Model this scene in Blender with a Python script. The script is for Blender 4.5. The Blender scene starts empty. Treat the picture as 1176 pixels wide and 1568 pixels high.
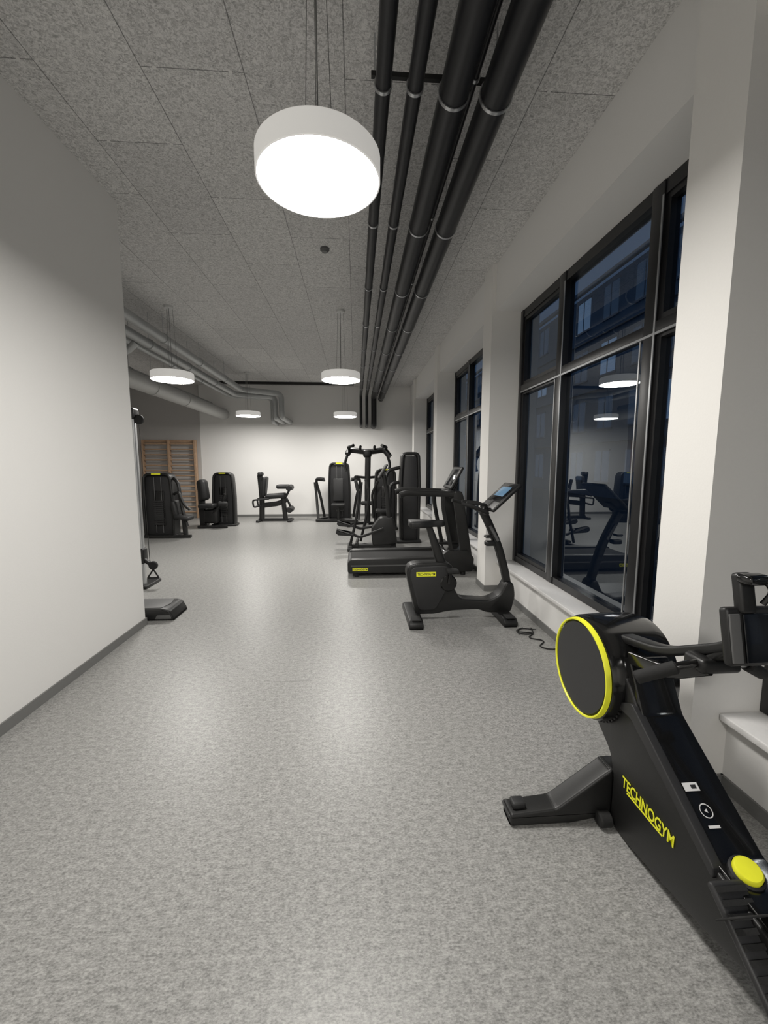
import bpy, bmesh, math, random
from mathutils import Vector, Matrix, Quaternion
random.seed(3)
S = bpy.context.scene
S.view_settings.view_transform = 'Standard'
S.view_settings.exposure = 0.0
S.view_settings.gamma = 1.05
V = Vector
H = 3.93
# ---------------------------------------------------------------- materials
def nmat(name):
    m = bpy.data.materials.new(name); m.use_nodes = True
    return m, m.node_tree.nodes, m.node_tree.links, m.node_tree.nodes['Principled BSDF']
def mat(name, col, rough=0.5, metal=0.0, nscale=40, namt=0.06, bump=0.0, emit=None, estr=0, coat=0):
    m, n, l, b = nmat(name)
    tc = n.new('ShaderNodeTexCoord'); no = n.new('ShaderNodeTexNoise')
    no.inputs['Scale'].default_value = nscale; no.inputs['Detail'].default_value = 3
    l.new(tc.outputs['Object'], no.inputs['Vector'])
    mx = n.new('ShaderNodeMix'); mx.data_type = 'RGBA'
    c = V(col)
    mx.inputs['A'].default_value = (*(c*(1-namt)), 1); mx.inputs['B'].default_value = (*[min(1, v*(1+namt)) for v in c], 1)
    l.new(no.outputs['Fac'], mx.inputs['Factor']); l.new(mx.outputs['Result'], b.inputs['Base Color'])
    b.inputs['Roughness'].default_value = rough; b.inputs['Metallic'].default_value = metal
    if coat: b.inputs['Coat Weight'].default_value = coat
    if bump:
        bp = n.new('ShaderNodeBump'); bp.inputs['Strength'].default_value = bump; bp.inputs['Distance'].default_value = 0.005
        l.new(no.outputs['Fac'], bp.inputs['Height']); l.new(bp.outputs['Normal'], b.inputs['Normal'])
    if emit:
        b.inputs['Emission Color'].default_value = (*emit, 1); b.inputs['Emission Strength'].default_value = estr
    return m
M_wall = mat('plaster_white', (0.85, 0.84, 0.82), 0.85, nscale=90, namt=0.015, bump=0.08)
M_wall_shaded = mat('plaster_shaded', (0.50, 0.485, 0.47), 0.85, nscale=90, namt=0.02, bump=0.08)  # wall plaster with the shade of the unlit left end put into its colour
M_colm = mat('plaster_column', (0.85, 0.835, 0.805), 0.85, nscale=90, namt=0.015, bump=0.08)
M_base = mat('baseboard_grey', (0.17, 0.17, 0.165), 0.6)
M_sill = mat('sill_white', (0.84, 0.83, 0.82), 0.45)
M_frame = mat('window_frame_dark', (0.010, 0.010, 0.011), 0.35, nscale=10)
M_alu = mat('aluminium_trim', (0.42, 0.43, 0.44), 0.35, 0.7)
M_black = mat('powder_black', (0.0075, 0.0075, 0.0075), 0.42, nscale=200, bump=0.05)
M_gloss = mat('gloss_black', (0.005, 0.005, 0.005), 0.16, coat=0.3)
M_dark = mat('dark_grey_plastic', (0.018, 0.018, 0.019), 0.5, nscale=150)
M_grey = mat('mid_grey_plastic', (0.10, 0.10, 0.10), 0.5)
M_rub = mat('rubber_black', (0.010, 0.010, 0.010), 0.8, nscale=150, bump=0.2)
M_pad = mat('upholstery_black', (0.010, 0.010, 0.0105), 0.55, nscale=180, bump=0.1)
M_yel = mat('yellow_accent', (0.80, 0.80, 0.03), 0.4, emit=(0.85, 0.85, 0.03), estr=0.08)
M_white = mat('label_white', (0.7, 0.7, 0.7), 0.5)
M_silver = mat('silver_metal', (0.55, 0.56, 0.57), 0.3, 0.9)
M_pipeb = mat('pipe_insulation_black', (0.007, 0.007, 0.009), 0.42, nscale=30, bump=0.1)
M_pipes = mat('pipe_galvanised', (0.38, 0.39, 0.39), 0.42, 0.35, nscale=15, namt=0.12)
M_ductw = mat('duct_light_grey', (0.50, 0.50, 0.49), 0.5, 0.2, nscale=15)
M_shade = mat('lamp_shell_white', (0.84, 0.84, 0.82), 0.5, emit=(1.0, 0.965, 0.91), estr=0.30)
M_canopy = mat('canopy_white', (0.6, 0.6, 0.59), 0.5)
M_emit = mat('lamp_diffuser', (0.9, 0.9, 0.88), 0.5, emit=(1.0, 0.968, 0.915), estr=82)
M_wood = mat('beech_wood', (0.46, 0.30, 0.19), 0.5, nscale=14, namt=0.25)
M_screen = mat('console_screen', (0.02, 0.03, 0.05), 0.2, emit=(0.25, 0.5, 0.75), estr=0.35)
M_disp = mat('dark_display', (0.006, 0.007, 0.009), 0.1)
M_wire = mat('steel_wire', (0.25, 0.25, 0.25), 0.4, 0.6)
M_screw = mat('screw_plate', (0.74, 0.73, 0.71), 0.6)
M_facade = mat('facade_grey', (0.20, 0.225, 0.26), 0.8, nscale=2, namt=0.15)
M_fwin = mat('facade_window', (0.04, 0.06, 0.09), 0.15, emit=(0.25, 0.42, 0.7), estr=0.08)
M_fwinlit = mat('facade_window_lit', (0.3, 0.3, 0.3), 0.4, emit=(0.4, 0.62, 0.95), estr=0.25)
M_pave = mat('pavement_dark', (0.09, 0.09, 0.10), 0.8, nscale=3, namt=0.3)
M_seam = mat('floor_weld_seam', (0.20, 0.20, 0.19), 0.5)

def glass_mat():
    m, n, l, b = nmat('window_glass')
    n.remove(b); out = n['Material Output']
    tr = n.new('ShaderNodeBsdfTransparent'); tr.inputs['Color'].default_value = (0.40, 0.46, 0.52, 1)
    gl = n.new('ShaderNodeBsdfGlossy'); gl.inputs['Roughness'].default_value = 0.0
    gl.inputs['Color'].default_value = (0.80, 0.86, 0.91, 1)
    fr = n.new('ShaderNodeFresnel'); fr.inputs['IOR'].default_value = 2.5
    mx = n.new('ShaderNodeMixShader')
    l.new(fr.outputs[0], mx.inputs[0]); l.new(tr.outputs[0], mx.inputs[1]); l.new(gl.outputs[0], mx.inputs[2])
    l.new(mx.outputs[0], out.inputs['Surface'])
    return m
M_glass = glass_mat()

def floor_mat():
    m, n, l, b = nmat('vinyl_floor_speckled')
    g = n.new('ShaderNodeNewGeometry')
    def layer(sx, sy, det, ro):
        mp = n.new('ShaderNodeMapping'); mp.inputs['Scale'].default_value = (sx, sy, 1)
        l.new(g.outputs['Position'], mp.inputs['Vector'])
        t = n.new('ShaderNodeTexNoise'); t.inputs['Scale'].default_value = 1.0; t.inputs['Detail'].default_value = det; t.inputs['Roughness'].default_value = ro
        l.new(mp.outputs[0], t.inputs['Vector']); return t
    n1 = layer(85, 160, 5, 0.7); n3 = layer(26, 48, 3, 0.6)
    cm = n.new('ShaderNodeMix'); cm.data_type = 'FLOAT'; cm.inputs['Factor'].default_value = 0.32
    l.new(n1.outputs['Fac'], cm.inputs['A']); l.new(n3.outputs['Fac'], cm.inputs['B'])
    cr = n.new('ShaderNodeValToRGB'); e = cr.color_ramp.elements
    e[0].position = 0.39; e[0].color = (0.165, 0.165, 0.158, 1)
    e[1].position = 0.62; e[1].color = (0.445, 0.44, 0.425, 1)
    l.new(cm.outputs['Result'], cr.inputs['Fac'])
    n2 = n.new('ShaderNodeTexNoise'); n2.inputs['Scale'].default_value = 0.8; n2.inputs['Detail'].default_value = 2
    l.new(g.outputs['Position'], n2.inputs['Vector'])
    mx = n.new('ShaderNodeMix'); mx.data_type = 'RGBA'; mx.blend_type = 'MULTIPLY'; mx.inputs['Factor'].default_value = 0.12
    l.new(cr.outputs[0], mx.inputs['A']); l.new(n2.outputs['Fac'], mx.inputs['B'])
    l.new(mx.outputs['Result'], b.inputs['Base Color'])
    b.inputs['Roughness'].default_value = 0.38
    bp = n.new('ShaderNodeBump'); bp.inputs['Strength'].default_value = 0.12; bp.inputs['Distance'].default_value = 0.002
    l.new(n1.outputs['Fac'], bp.inputs['Height']); l.new(bp.outputs['Normal'], b.inputs['Normal'])
    return m
M_floor = floor_mat()

def ceil_mat():
    m, n, l, b = nmat('wood_wool_acoustic_panel')
    g = n.new('ShaderNodeNewGeometry'); sp = n.new('ShaderNodeSeparateXYZ'); l.new(g.outputs['Position'], sp.inputs[0])
    ax = n.new('ShaderNodeMath'); ax.operation = 'ADD'; ax.inputs[1].default_value = 60.05; l.new(sp.outputs['X'], ax.inputs[0])
    ay = n.new('ShaderNodeMath'); ay.operation = 'ADD'; ay.inputs[1].default_value = 60.2; l.new(sp.outputs['Y'], ay.inputs[0])
    cb = n.new('ShaderNodeCombineXYZ'); l.new(ay.outputs[0], cb.inputs['X']); l.new(ax.outputs[0], cb.inputs['Y'])
    br = n.new('ShaderNodeTexBrick'); br.offset = 0.5
    br.inputs['Scale'].default_value = 1; br.inputs['Brick Width'].default_value = 1.2; br.inputs['Row Height'].default_value = 0.6
    br.inputs['Mortar Size'].default_value = 0.0035; br.inputs['Mortar Smooth'].default_value = 0.3
    br.inputs['Color1'].default_value = (0.75, 0.74, 0.725, 1); br.inputs['Color2'].default_value = (0.67, 0.66, 0.65, 1)
    br.inputs['Mortar'].default_value = (0.26, 0.258, 0.254, 1)
    l.new(cb.outputs[0], br.inputs['Vector'])
    no = n.new('ShaderNodeTexNoise'); no.inputs['Scale'].default_value = 50; no.inputs['Detail'].default_value = 5; no.inputs['Roughness'].default_value = 0.75
    no.inputs['Distortion'].default_value = 1.2
    l.new(g.outputs['Position'], no.inputs['Vector'])
    cr = n.new('ShaderNodeValToRGB'); e = cr.color_ramp.elements
    e[0].position = 0.36; e[0].color = (0.42, 0.42, 0.42, 1); e[1].position = 0.58; e[1].color = (1.1, 1.1, 1.1, 1)
    l.new(no.outputs['Fac'], cr.inputs['Fac'])
    mx = n.new('ShaderNodeMix'); mx.data_type = 'RGBA'; mx.blend_type = 'MULTIPLY'; mx.inputs['Factor'].default_value = 0.9
    l.new(br.outputs['Color'], mx.inputs['A']); l.new(cr.outputs[0], mx.inputs['B']); l.new(mx.outputs['Result'], b.inputs['Base Color'])
    b.inputs['Roughness'].default_value = 0.95
    bp = n.new('ShaderNodeBump'); bp.inputs['Strength'].default_value = 0.5; bp.inputs['Distance'].default_value = 0.006
    l.new(no.outputs['Fac'], bp.inputs['Height']); l.new(bp.outputs['Normal'], b.inputs['Normal'])
    return m
M_ceil = ceil_mat()

# ---------------------------------------------------------------- builders
class Group:
    def __init__(s, name, loc=(0, 0, 0), rz=0.0, absolute=True):
        s.e = bpy.data.objects.new(name, None); s.e.empty_display_size = 0.1
        S.collection.objects.link(s.e); s.e.location = loc; s.e.rotation_euler = (0, 0, rz)
        s.off = V(loc) if absolute else V((0, 0, 0))
def finish(name, bm, m, G=None, smooth=40, recalc=True):
    if recalc: bmesh.ops.recalc_face_normals(bm, faces=bm.faces)
    me = bpy.data.meshes.new(name); bm.to_mesh(me); bm.free()
    if G: me.transform(Matrix.Translation(-G.off))
    if smooth:
        for p in me.polygons: p.use_smooth = True
        me.set_sharp_from_angle(angle=math.radians(smooth))
    for mm in (m if isinstance(m, (list, tuple)) else [m]): me.materials.append(mm)
    o = bpy.data.objects.new(name, me); S.collection.objects.link(o)
    if G: o.parent = G.e
    return o
def box(name, c, s, m, G=None, bev=0.0, rot=None, seg=3):
    bm = bmesh.new(); bmesh.ops.create_cube(bm, size=1)
    bmesh.ops.scale(bm, vec=V(s), verts=bm.verts)
    if bev: bmesh.ops.bevel(bm, geom=bm.edges[:], offset=min(bev, min(s)*0.49), segments=seg, affect='EDGES', profile=0.5)
    if rot:
        R = Matrix.Rotation(rot[2], 3, 'Z') @ Matrix.Rotation(rot[1], 3, 'Y') @ Matrix.Rotation(rot[0], 3, 'X')
        bmesh.ops.rotate(bm, cent=(0, 0, 0), matrix=R, verts=bm.verts)
    bmesh.ops.translate(bm, vec=V(c), verts=bm.verts)
    return finish(name, bm, m, G)
def bb(name, lo, hi, m, G=None, bev=0.0):
    lo = V(lo); hi = V(hi)
    return box(name, (lo+hi)/2, hi-lo, m, G, bev)
def fil(pts, r, n=5):
    pts = [V(p) for p in pts]; out = [pts[0]]
    for i in range(1, len(pts)-1):
        a, b, c = pts[i-1], pts[i], pts[i+1]
        d1 = min(r, (a-b).length*0.49); d2 = min(r, (c-b).length*0.49)
        p0 = b+(a-b).normalized()*d1; p2 = b+(c-b).normalized()*d2
        for k in range(n+1):
            t = k/n; out.append(p0*(1-t)**2+b*2*t*(1-t)+p2*t*t)
    out.append(pts[-1]); return out
def circ(r, n=14): return [(r*math.cos(2*math.pi*i/n), r*math.sin(2*math.pi*i/n)) for i in range(n)]
def rrect(w, h, r=0.01, n=3):
    r = min(r, w/2*0.98, h/2*0.98); o = []
    for cx, cy, a0 in ((w/2-r, h/2-r, 0), (-w/2+r, h/2-r, 90), (-w/2+r, -h/2+r, 180), (w/2-r, -h/2+r, 270)):
        for k in range(n+1):
            a = math.radians(a0+90*k/n); o.append((cx+r*math.cos(a), cy+r*math.sin(a)))
    return o
def sweep(name, pts, prof, m, G=None, up=(0, 0, 1), scales=None, closed=False):
    pts = [V(p) for p in pts]; N = len(pts)
    T = []
    for i in range(N):
        if closed: d = pts[(i+1) % N]-pts[i-1]
        elif i == 0: d = pts[1]-pts[0]
        elif i == N-1: d = pts[-1]-pts[-2]
        else: d = (pts[i]-pts[i-1]).normalized()+(pts[i+1]-pts[i]).normalized()
        T.append(d.normalized())
    u = V(up)
    if abs(u.dot(T[0])) > 0.97: u = V((1, 0, 0)) if abs(T[0].x) < 0.9 else V((0, 1, 0))
    side = T[0].cross(u).normalized(); nn = side.cross(T[0]).normalized()
    bm = bmesh.new(); rings = []
    for i in range(N):
        if i:
            q = T[i-1].rotation_difference(T[i]); side = q @ side; nn = q @ nn
        sc = scales[i] if scales else 1
        if not isinstance(sc, tuple): sc = (sc, sc)
        rings.append([bm.verts.new(pts[i]+side*x*sc[0]+nn*y*sc[1]) for x, y in prof])
    K = len(prof)
    for i in range(N if closed else N-1):
        a = rings[i]; b = rings[(i+1) % N]
        for k in range(K): bm.faces.new((a[k], a[(k+1) % K], b[(k+1) % K], b[k]))
    if not closed:
        bm.faces.new(rings[0][::-1]); bm.faces.new(rings[-1])
    return finish(name, bm, m, G)
def tube(name, pts, r, m, G=None, fr=0.0, n=12):
    return sweep(name, fil(pts, fr) if fr else pts, circ(r, n), m, G)
def prism(name, poly, axis, lo, hi, m, G=None, bev=0.0, seg=3):
    def P(a, b, t): return {'X': (t, a, b), 'Y': (a, t, b), 'Z': (a, b, t)}[axis]
    bm = bmesh.new()
    A = [bm.verts.new(P(a, b, lo)) for a, b in poly]; B = [bm.verts.new(P(a, b, hi)) for a, b in poly]
    n = len(poly); bm.faces.new(A); bm.faces.new(B[::-1])
    for i in range(n): bm.faces.new((A[i], B[i], B[(i+1) % n], A[(i+1) % n]))
    bmesh.ops.recalc_face_normals(bm, faces=bm.faces)
    if bev: bmesh.ops.bevel(bm, geom=bm.edges[:], offset=bev, segments=seg, affect='EDGES', profile=0.5)
    return finish(name, bm, m, G)
def rpoly(pts, r, n=4):
    out = []; N = len(pts)
    for i in range(N):
        a, b, c = V(pts[i-1]), V(pts[i]), V(pts[(i+1) % N])
        d1 = min(r, (a-b).length*0.45); d2 = min(r, (c-b).length*0.45)
        p0 = b+(a-b).normalized()*d1; p2 = b+(c-b).normalized()*d2
        for k in range(n+1):
            t = k/n; q = p0*(1-t)**2+b*2*t*(1-t)+p2*t*t; out.append((q.x, q.y))
    return out
def lathe(name, prof, o, axis, m, G=None, n=48, mats=None):
    o = V(o); ax = V(axis).normalized(); t = V((0, 0, 1)) if abs(ax.z) < 0.9 else V((1, 0, 0))
    e1 = ax.cross(t).normalized(); e2 = ax.cross(e1)
    bm = bmesh.new(); R = []
    for r, h in prof:
        if r < 1e-6: R.append([bm.verts.new(o+ax*h)])
        else: R.append([bm.verts.new(o+ax*h+e1*r*math.cos(2*math.pi*i/n)+e2*r*math.sin(2*math.pi*i/n)) for i in range(n)])
    for i in range(len(R)-1):
        a, b = R[i], R[i+1]
        for k in range(n):
            k2 = (k+1) % n
            if len(a) == 1 and len(b) == 1: continue
            if len(a) == 1: bm.faces.new((a[0], b[k], b[k2]))
            elif len(b) == 1: bm.faces.new((a[k], b[0], a[k2]))
            else: bm.faces.new((a[k], b[k], b[k2], a[k2]))
    return finish(name, bm, m, G)
def rod(name, p1, p2, r, m, G=None, n=20, bev=0.0):
    p1 = V(p1); p2 = V(p2); L = (p2-p1).length
    b = min(bev, r*0.9)
    pr = [(0, 0), (r-b, 0), (r, b), (r, L-b), (r-b, L), (0, L)] if b else [(0, 0), (r, 0), (r, L), (0, L)]
    return lathe(name, pr, p1, p2-p1, m, G, n)
def text(name, s, origin, xdir, ydir, width, m, G=None, h=None, ext=0.0006):
    cu = bpy.data.curves.new(name+'_c', 'FONT'); cu.body = s; cu.extrude = ext; cu.offset = 0.012
    o = bpy.data.objects.new(name+'_t', cu); S.collection.objects.link(o)
    dg = bpy.context.evaluated_depsgraph_get(); me = bpy.data.meshes.new_from_object(o.evaluated_get(dg))
    bpy.data.objects.remove(o)
    xs = [v.co.x for v in me.vertices]; ys = [v.co.y for v in me.vertices]
    sx = width/(max(xs)-min(xs)); sy = (h/(max(ys)-min(ys))) if h else sx
    X = V(xdir).normalized(); Y = V(ydir).normalized(); Z = X.cross(Y)
    x0 = min(xs); y0 = min(ys); off = G.off if G else V((0, 0, 0))
    for v in me.vertices:
        v.co = V(origin)-off+X*(v.co.x-x0)*sx+Y*(v.co.y-y0)*sy+Z*v.co.z
    me.materials.clear(); me.materials.append(m)
    ob = bpy.data.objects.new(name, me); S.collection.objects.link(ob)
    if G: ob.parent = G.e
    return ob
def addb(bm, lo, hi):
    r = bmesh.ops.create_cube(bm, size=1); vs = r['verts']; lo = V(lo); hi = V(hi)
    bmesh.ops.scale(bm, vec=hi-lo, verts=vs); bmesh.ops.translate(bm, vec=(lo+hi)/2, verts=vs)

# ---------------------------------------------------------------- room shell
YF = 12.8; YB = -4.0; XL = -2.12; XLL = -6.7; XO = 2.2
XC = 1.62; XU = 1.665; XW = 1.81; XG = 2.0
bb('floor', (XLL-0.2, YB-0.2, -0.12), (XO, YF+0.2, 0), M_floor)
bb('trim_floor_seam', (-0.62, 2.93, -0.001), (-0.30, 2.933, 0.0005), M_seam)
bb('ceiling', (XLL-0.2, YB-0.2, H), (XO, YF+0.2, H+0.15), M_ceil)
bb('wall_far', (XLL-0.2, YF, 0), (XO, YF+0.2, H), M_wall)
bb('wall_far_shade_layer', (XLL, YF-0.03, 0), (-4.62, YF, H), M_wall_shaded)  # thin layer over the far wall, painted darker for shade away from the lamps
bb('wall_back', (XL-0.2, YB-0.2, 0), (XO, YB, H), M_wall)
bb('wall_left', (XL-0.25, YB, 0), (XL, 4.13, H), M_wall)
bb('wall_left_return', (XLL, 3.88, 0), (XL-0.25, 4.13, H), M_wall)
bb('wall_left_far', (XLL-0.2, 3.88, 0), (XLL, YF, H), M_wall_shaded)
bb('baseboard_left', (XL, YB, 0), (XL+0.012, 4.142, 0.07), M_base)
bb('baseboard_left_end', (XL-0.25, 4.13, 0), (XL, 4.142, 0.07), M_base)
bb('baseboard_far', (-4.62, YF-0.012, 0), (XW, YF, 0.07), M_base)
cols = [(-1.63, -1.3), (1.77, 2.07), (5.0, 5.33), (8.3, 8.63), (11.55, 11.88)]
bays = [(YB, -1.63), (-1.3, 1.77), (2.07, 5.0), (5.33, 8.3), (8.63, 11.55), (11.88, YF)]
for i, (a, b) in enumerate(cols):
    G = Group('column' if i == 0 else 'column.%03d' % i, ((XC+XO)/2, (a+b)/2, 0))
    bb('shaft', (XC, a, 0), (XO, b, H), M_colm, G)
    bb('skirting', (XC-0.011, a-0.011, 0), (XW+0.0, b+0.011, 0.07), M_base, G)
for i, (a, b) in enumerate(bays):
    sfx = str(i+1)
    bb('wall_right_lower_'+sfx, (XW, a, 0), (XO, b, 0.36), M_wall)
    bb('wall_right_upper_'+sfx, (XU, a, 3.40), (XO, b, H), M_wall)
    bb('baseboard_right_'+sfx, (XW-0.012, a, 0), (XW, b, 0.07), M_base)
    bb('trim_sill_'+sfx, (XW-0.05, a+0.004, 0.36), (XG+0.02, b-0.004, 0.395), M_sill, bev=0.006)
    if i == 0:
        bb('wall_right_mid', (XU, a, 0.395), (XO, b, 3.40), M_wall); continue
    G = Group('window_%d' % i, (XG, (a+b)/2, 0.4))
    z0, z1 = 0.397, 3.398; zt = 2.50; L = b-a
    fx0, fx1 = XG-0.02, XG+0.07
    bb('frame_bottom', (fx0, a, z0), (fx1, b, z0+0.07), M_frame, G)
    bb('frame_top', (fx0, a, z1-0.09), (fx1, b, z1), M_frame, G)
    if i < 5: ms = [a+0.035, a+L*0.235, a+L*0.66, b-0.035]; hw = [0.035, 0.055, 0.055, 0.035]
    else: ms = [a+0.035, b-0.035]; hw = [0.035, 0.035]
    for k, (y, w) in enumerate(zip(ms, hw)):
        bb('mullion_%d' % k, (fx0-0.01, y-w, z0), (fx1, y+w, z1), M_frame, G, 0.004)
        if 0 < k < len(ms)-1:
            bb('mullion_trim_%d' % k, (fx0-0.014, y-w-0.004, z0+0.07), (fx0-0.008, y-w+0.010, z1-0.09), M_alu, G)
            bb('sash_trim_%d' % k, (fx0+0.004, y+w+0.040, z0+0.07), (fx0+0.012, y+w+0.052, zt-0.04), M_alu, G)
    bb('transom', (fx0-0.008, a, zt-0.035), (fx1, b, zt+0.035), M_frame, G, 0.004)
    bb('transom_trim', (fx0-0.012, a+0.07, zt-0.052), (fx0+0.0, b-0.07, zt-0.036), M_alu, G)
    for k in range(len(ms)-1):
        ya, yb = ms[k]+hw[k], ms[k+1]-hw[k+1]
        for (za, zb, nm) in ((z0+0.07, zt-0.035, 'lower'), (zt+0.035, z1-0.09, 'upper')):
            w = 0.04
            if k != 1:
                for q, (p, r_) in enumerate((((ya, za), (yb, za+w)), ((ya, zb-w), (yb, zb)), ((ya, za+w), (ya+w, zb-w)), ((yb-w, za+w), (yb, zb-w)))):
                    bb('sash_%s_%d_%d' % (nm, k, q), (fx0+0.01, p[0], p[1]), (fx1-0.01, r_[0], r_[1]), M_frame, G)
            bm = bmesh.new()
            vs = [bm.verts.new(p) for p in ((XG+0.03, ya, za), (XG+0.03, ya, zb), (XG+0.03, yb, zb), (XG+0.03, yb, za))]
            bm.faces.new(vs); finish('pane_%s_%d' % (nm, k), bm, M_glass, G, smooth=0, recalc=False)
# screws of the acoustic panels (one mesh)
bm = bmesh.new()
for r in range(-11, 3):
    xr = -0.05+0.6*r
    off = 0.6 if (r+101) % 2 else 0.0
    for k in range(15):
        yy = -4.4+off+1.2*k
        for dx in (0.08, 0.52):
            for dy in (0.08, 0.6, 1.12):
                px, py = xr+dx, yy+dy
                if px > XU-0.03 or py < YB or py > YF-0.1 or (px < XL and py < 4.15) or px < XLL+0.05: continue
                vs = [bm.verts.new((px+0.012*math.cos(t*math.pi/4), py+0.012*math.sin(t*math.pi/4), H-0.0015)) for t in range(8)]
                bm.faces.new(vs)
finish('ceiling_screws', bm, M_screw, None, 0)
bb('trim_ceiling_rail', (-4.2, 12.2, H-0.07), (-0.05, 12.28, H), M_black)

# outside
bb('street_pavement', (XO+0.0, -20, -0.25), (40, 60, -0.12), M_pave)
G = Group('neighbour_building', (13, 15, 0))
bb('facade', (13, -15, -0.12), (16, 55, 11), M_facade, G)
bm1 = bmesh.new(); bm2 = bmesh.new(); bm3 = bmesh.new()
for fl in range(4):
    for k in range(26):
        y = -12+k*2.5; z = 0.7+fl*2.8
        t = bm2 if random.random() < 0.12 else bm1
        addb(t, (12.96, y, z), (13.0, y+1.2, z+1.6))
        addb(bm3, (12.94, y+0.57, z), (12.96, y+0.63, z+1.6)); addb(bm3, (12.93, y-0.08, z-0.1), (13.0, y+1.28, z))
        addb(bm3, (12.94, y-0.06, z+1.6), (13.0, y+1.26, z+1.68))
    addb(bm3, (12.8, -15, 2.75+fl*2.8), (13.0, 55, 2.95+fl*2.8))
finish('facade_windows', bm1, M_fwin, G, 0); finish('facade_windows_lit', bm2, M_fwinlit, G, 0); finish('facade_trim', bm3, M_facade, G, 0)

# ---------------------------------------------------------------- lamps
def lamp(idx, x, y, z=3.0, r=0.3):
    G = Group('pendant_lamp' if idx == 0 else 'pendant_lamp.%03d' % idx, (x, y, z))
    h = 0.115
    lathe('shell', [(r-0.008, 0.0), (r, 0.002), (r, h-0.012), (r-0.012, h), (0.0, h)], (x, y, z), (0, 0, 1), M_shade, G, 64)
    lathe('diffuser', [(0, 0.003), (r*0.6, 0.003), (r-0.008, 0.004)], (x, y, z), (0, 0, 1), M_emit, G, 64)
    lathe('canopy', [(0.0, -0.035), (0.06, -0.035), (0.065, -0.03), (0.065, 0)], (x, y, H), (0, 0, 1), M_canopy, G, 32)
    for k in range(3):
        a = 0.5+k*2*math.pi/3
        tube('wire_%d' % k, [(x+0.08*math.cos(a), y+0.08*math.sin(a), z+h-0.003), (x+0.05*math.cos(a), y+0.05*math.sin(a), H-0.03)], 0.0022, M_wire, G, n=6)
    tube('power_lead', [(x, y, z+h-0.003), (x, y, H-0.03)], 0.004, M_wire, G, n=6)
for i, (x, y, z) in enumerate([(-0.17, 2.2, 2.97), (-0.22, 6.6, 2.89), (-0.27, 11.0, 2.83), (-2.75, 6.6, 2.86), (-2.75, 11.0, 2.83), (-0.17, -2.0, 2.98)]):
    lamp(i, x, y, z)
G = Group('smoke_detector', (-0.32, 4.8, H))
lathe('body', [(0, -0.04), (0.03, -0.04), (0.04, -0.025), (0.05, -0.02), (0.05, 0)], (-0.32, 4.8, H), (0, 0, 1), M_grey, G, 32)

# ---------------------------------------------------------------- pipes
def pipe_run(name, x, z, r, y0, y1, drop, m=M_pipeb, zend=2.75, first=2.42, step=1.25):
    G = Group(name, (x, y0, z))
    pts = [(x, y0, z), (x, y1, z), (x, y1, zend), (x, YF-0.005, zend)] if drop else [(x, y0, z), (x, y1, z)]
    sweep('pipe', fil(pts, 0.12), circ(r, 20), m, G)
    y = first-3*step; k = 0
    while y < y1-0.2:
        if y > y0:
            lathe('clamp_%d' % k, [(r+0.001, -0.010), (r+0.007, -0.010), (r+0.007, 0.010), (r+0.001, 0.010)], (x, y, z), (0, 1, 0), M_silver, G, 24)
            rod('hanger_%d' % k, (x, y, z+r), (x, y, H), 0.005, M_silver, G, 6); k += 1
        y += step
for i, (x, z, r, d) in enumerate([(0.16, 3.60, 0.042, True), (0.33, 3.60, 0.042, True), (0.54, 3.58, 0.08, True), (0.77, 3.58, 0.085, False)]):
    pipe_run('heating_pipe' if i == 0 else 'heating_pipe.%03d' % i, x, z, r, YB+0.01, 12.2+0.1*i if d else YF-0.01, d)
pipe_run('conduit_pipe', 0.655, 3.66, 0.018, YB+0.01, 12.7, False)
G = Group('pipe_support_rail', (0.5, 2.52, 3.7))
bb('rail', (0.10, 2.508, 3.715), (0.88, 2.532, 3.74), M_black, G)
for xx in (0.12, 0.86): rod('rail_rod_%d' % int(xx*100), (xx, 2.52, 3.74), (xx, 2.52, H), 0.004, M_silver, G, 6)
G = Group('ventilation_duct', (-0.4, 2.08, 3.78))
sweep('duct', fil([(XL+0.01, 2.10, 3.80), (-0.15, 2.08, 3.80), (0.5, 2.08, 3.80), (0.95, 2.10, 3.80)], 0.1), circ(0.055, 24), M_ductw, G)
for k, xx in enumerate((-1.3, -0.1, 0.42)):
    lathe('coupling_%d' % k, [(0.056, -0.03), (0.066, -0.03), (0.066, 0.03), (0.056, 0.03)], (xx, 2.085, 3.80), (1, 0, 0), M_ductw, G, 24)
def spipe(i, pts, r, m=M_pipes, fr=0.15, joints=()):
    G = Group('silver_pipe' if i == 0 else 'silver_pipe.%03d' % i, pts[0])
    sweep('pipe', fil(pts, fr), circ(r, 24), m, G)
    x, _, z = pts[0]
    for k, y in enumerate(joints):
        lathe('collar_%d' % k, [(r, -0.02), (r+0.01, -0.02), (r+0.01, 0.02), (r, 0.02)], (x, y, z), (0, 1, 0), m, G, 24)
        rod('hanger_%d' % k, (x, y, z+r), (x, y, H), 0.005, M_silver, G, 6)
J = [5.0, 6.9, 8.4, 9.9]
spipe(0, [(-2.98, 4.14, 3.55), (-2.98, 11.3, 3.55), (-1.95, 11.3, 3.45), (-1.95, 11.3, 2.85), (-1.95, YF-0.005, 2.85)], 0.07, joints=J)
spipe(1, [(-3.2, 4.14, 3.46), (-3.2, 11.5, 3.46), (-2.15, 11.5, 3.40), (-2.15, 11.5, 2.85), (-2.15, YF-0.005, 2.85)], 0.07, joints=J)
spipe(2, [(-3.9, 4.14, 3.08), (-3.9, 12.0, 3.08), (-3.9, YF-0.005, 3.08)], 0.15, M_ductw, joints=J)
spipe(3, [(-3.5, 4.14, 3.50), (-3.5, 12.1, 3.50), (-2.35, 12.1, 3.45), (-2.35, 12.1, 2.8), (-2.35, YF-0.005, 2.8)], 0.05, joints=J)
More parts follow.
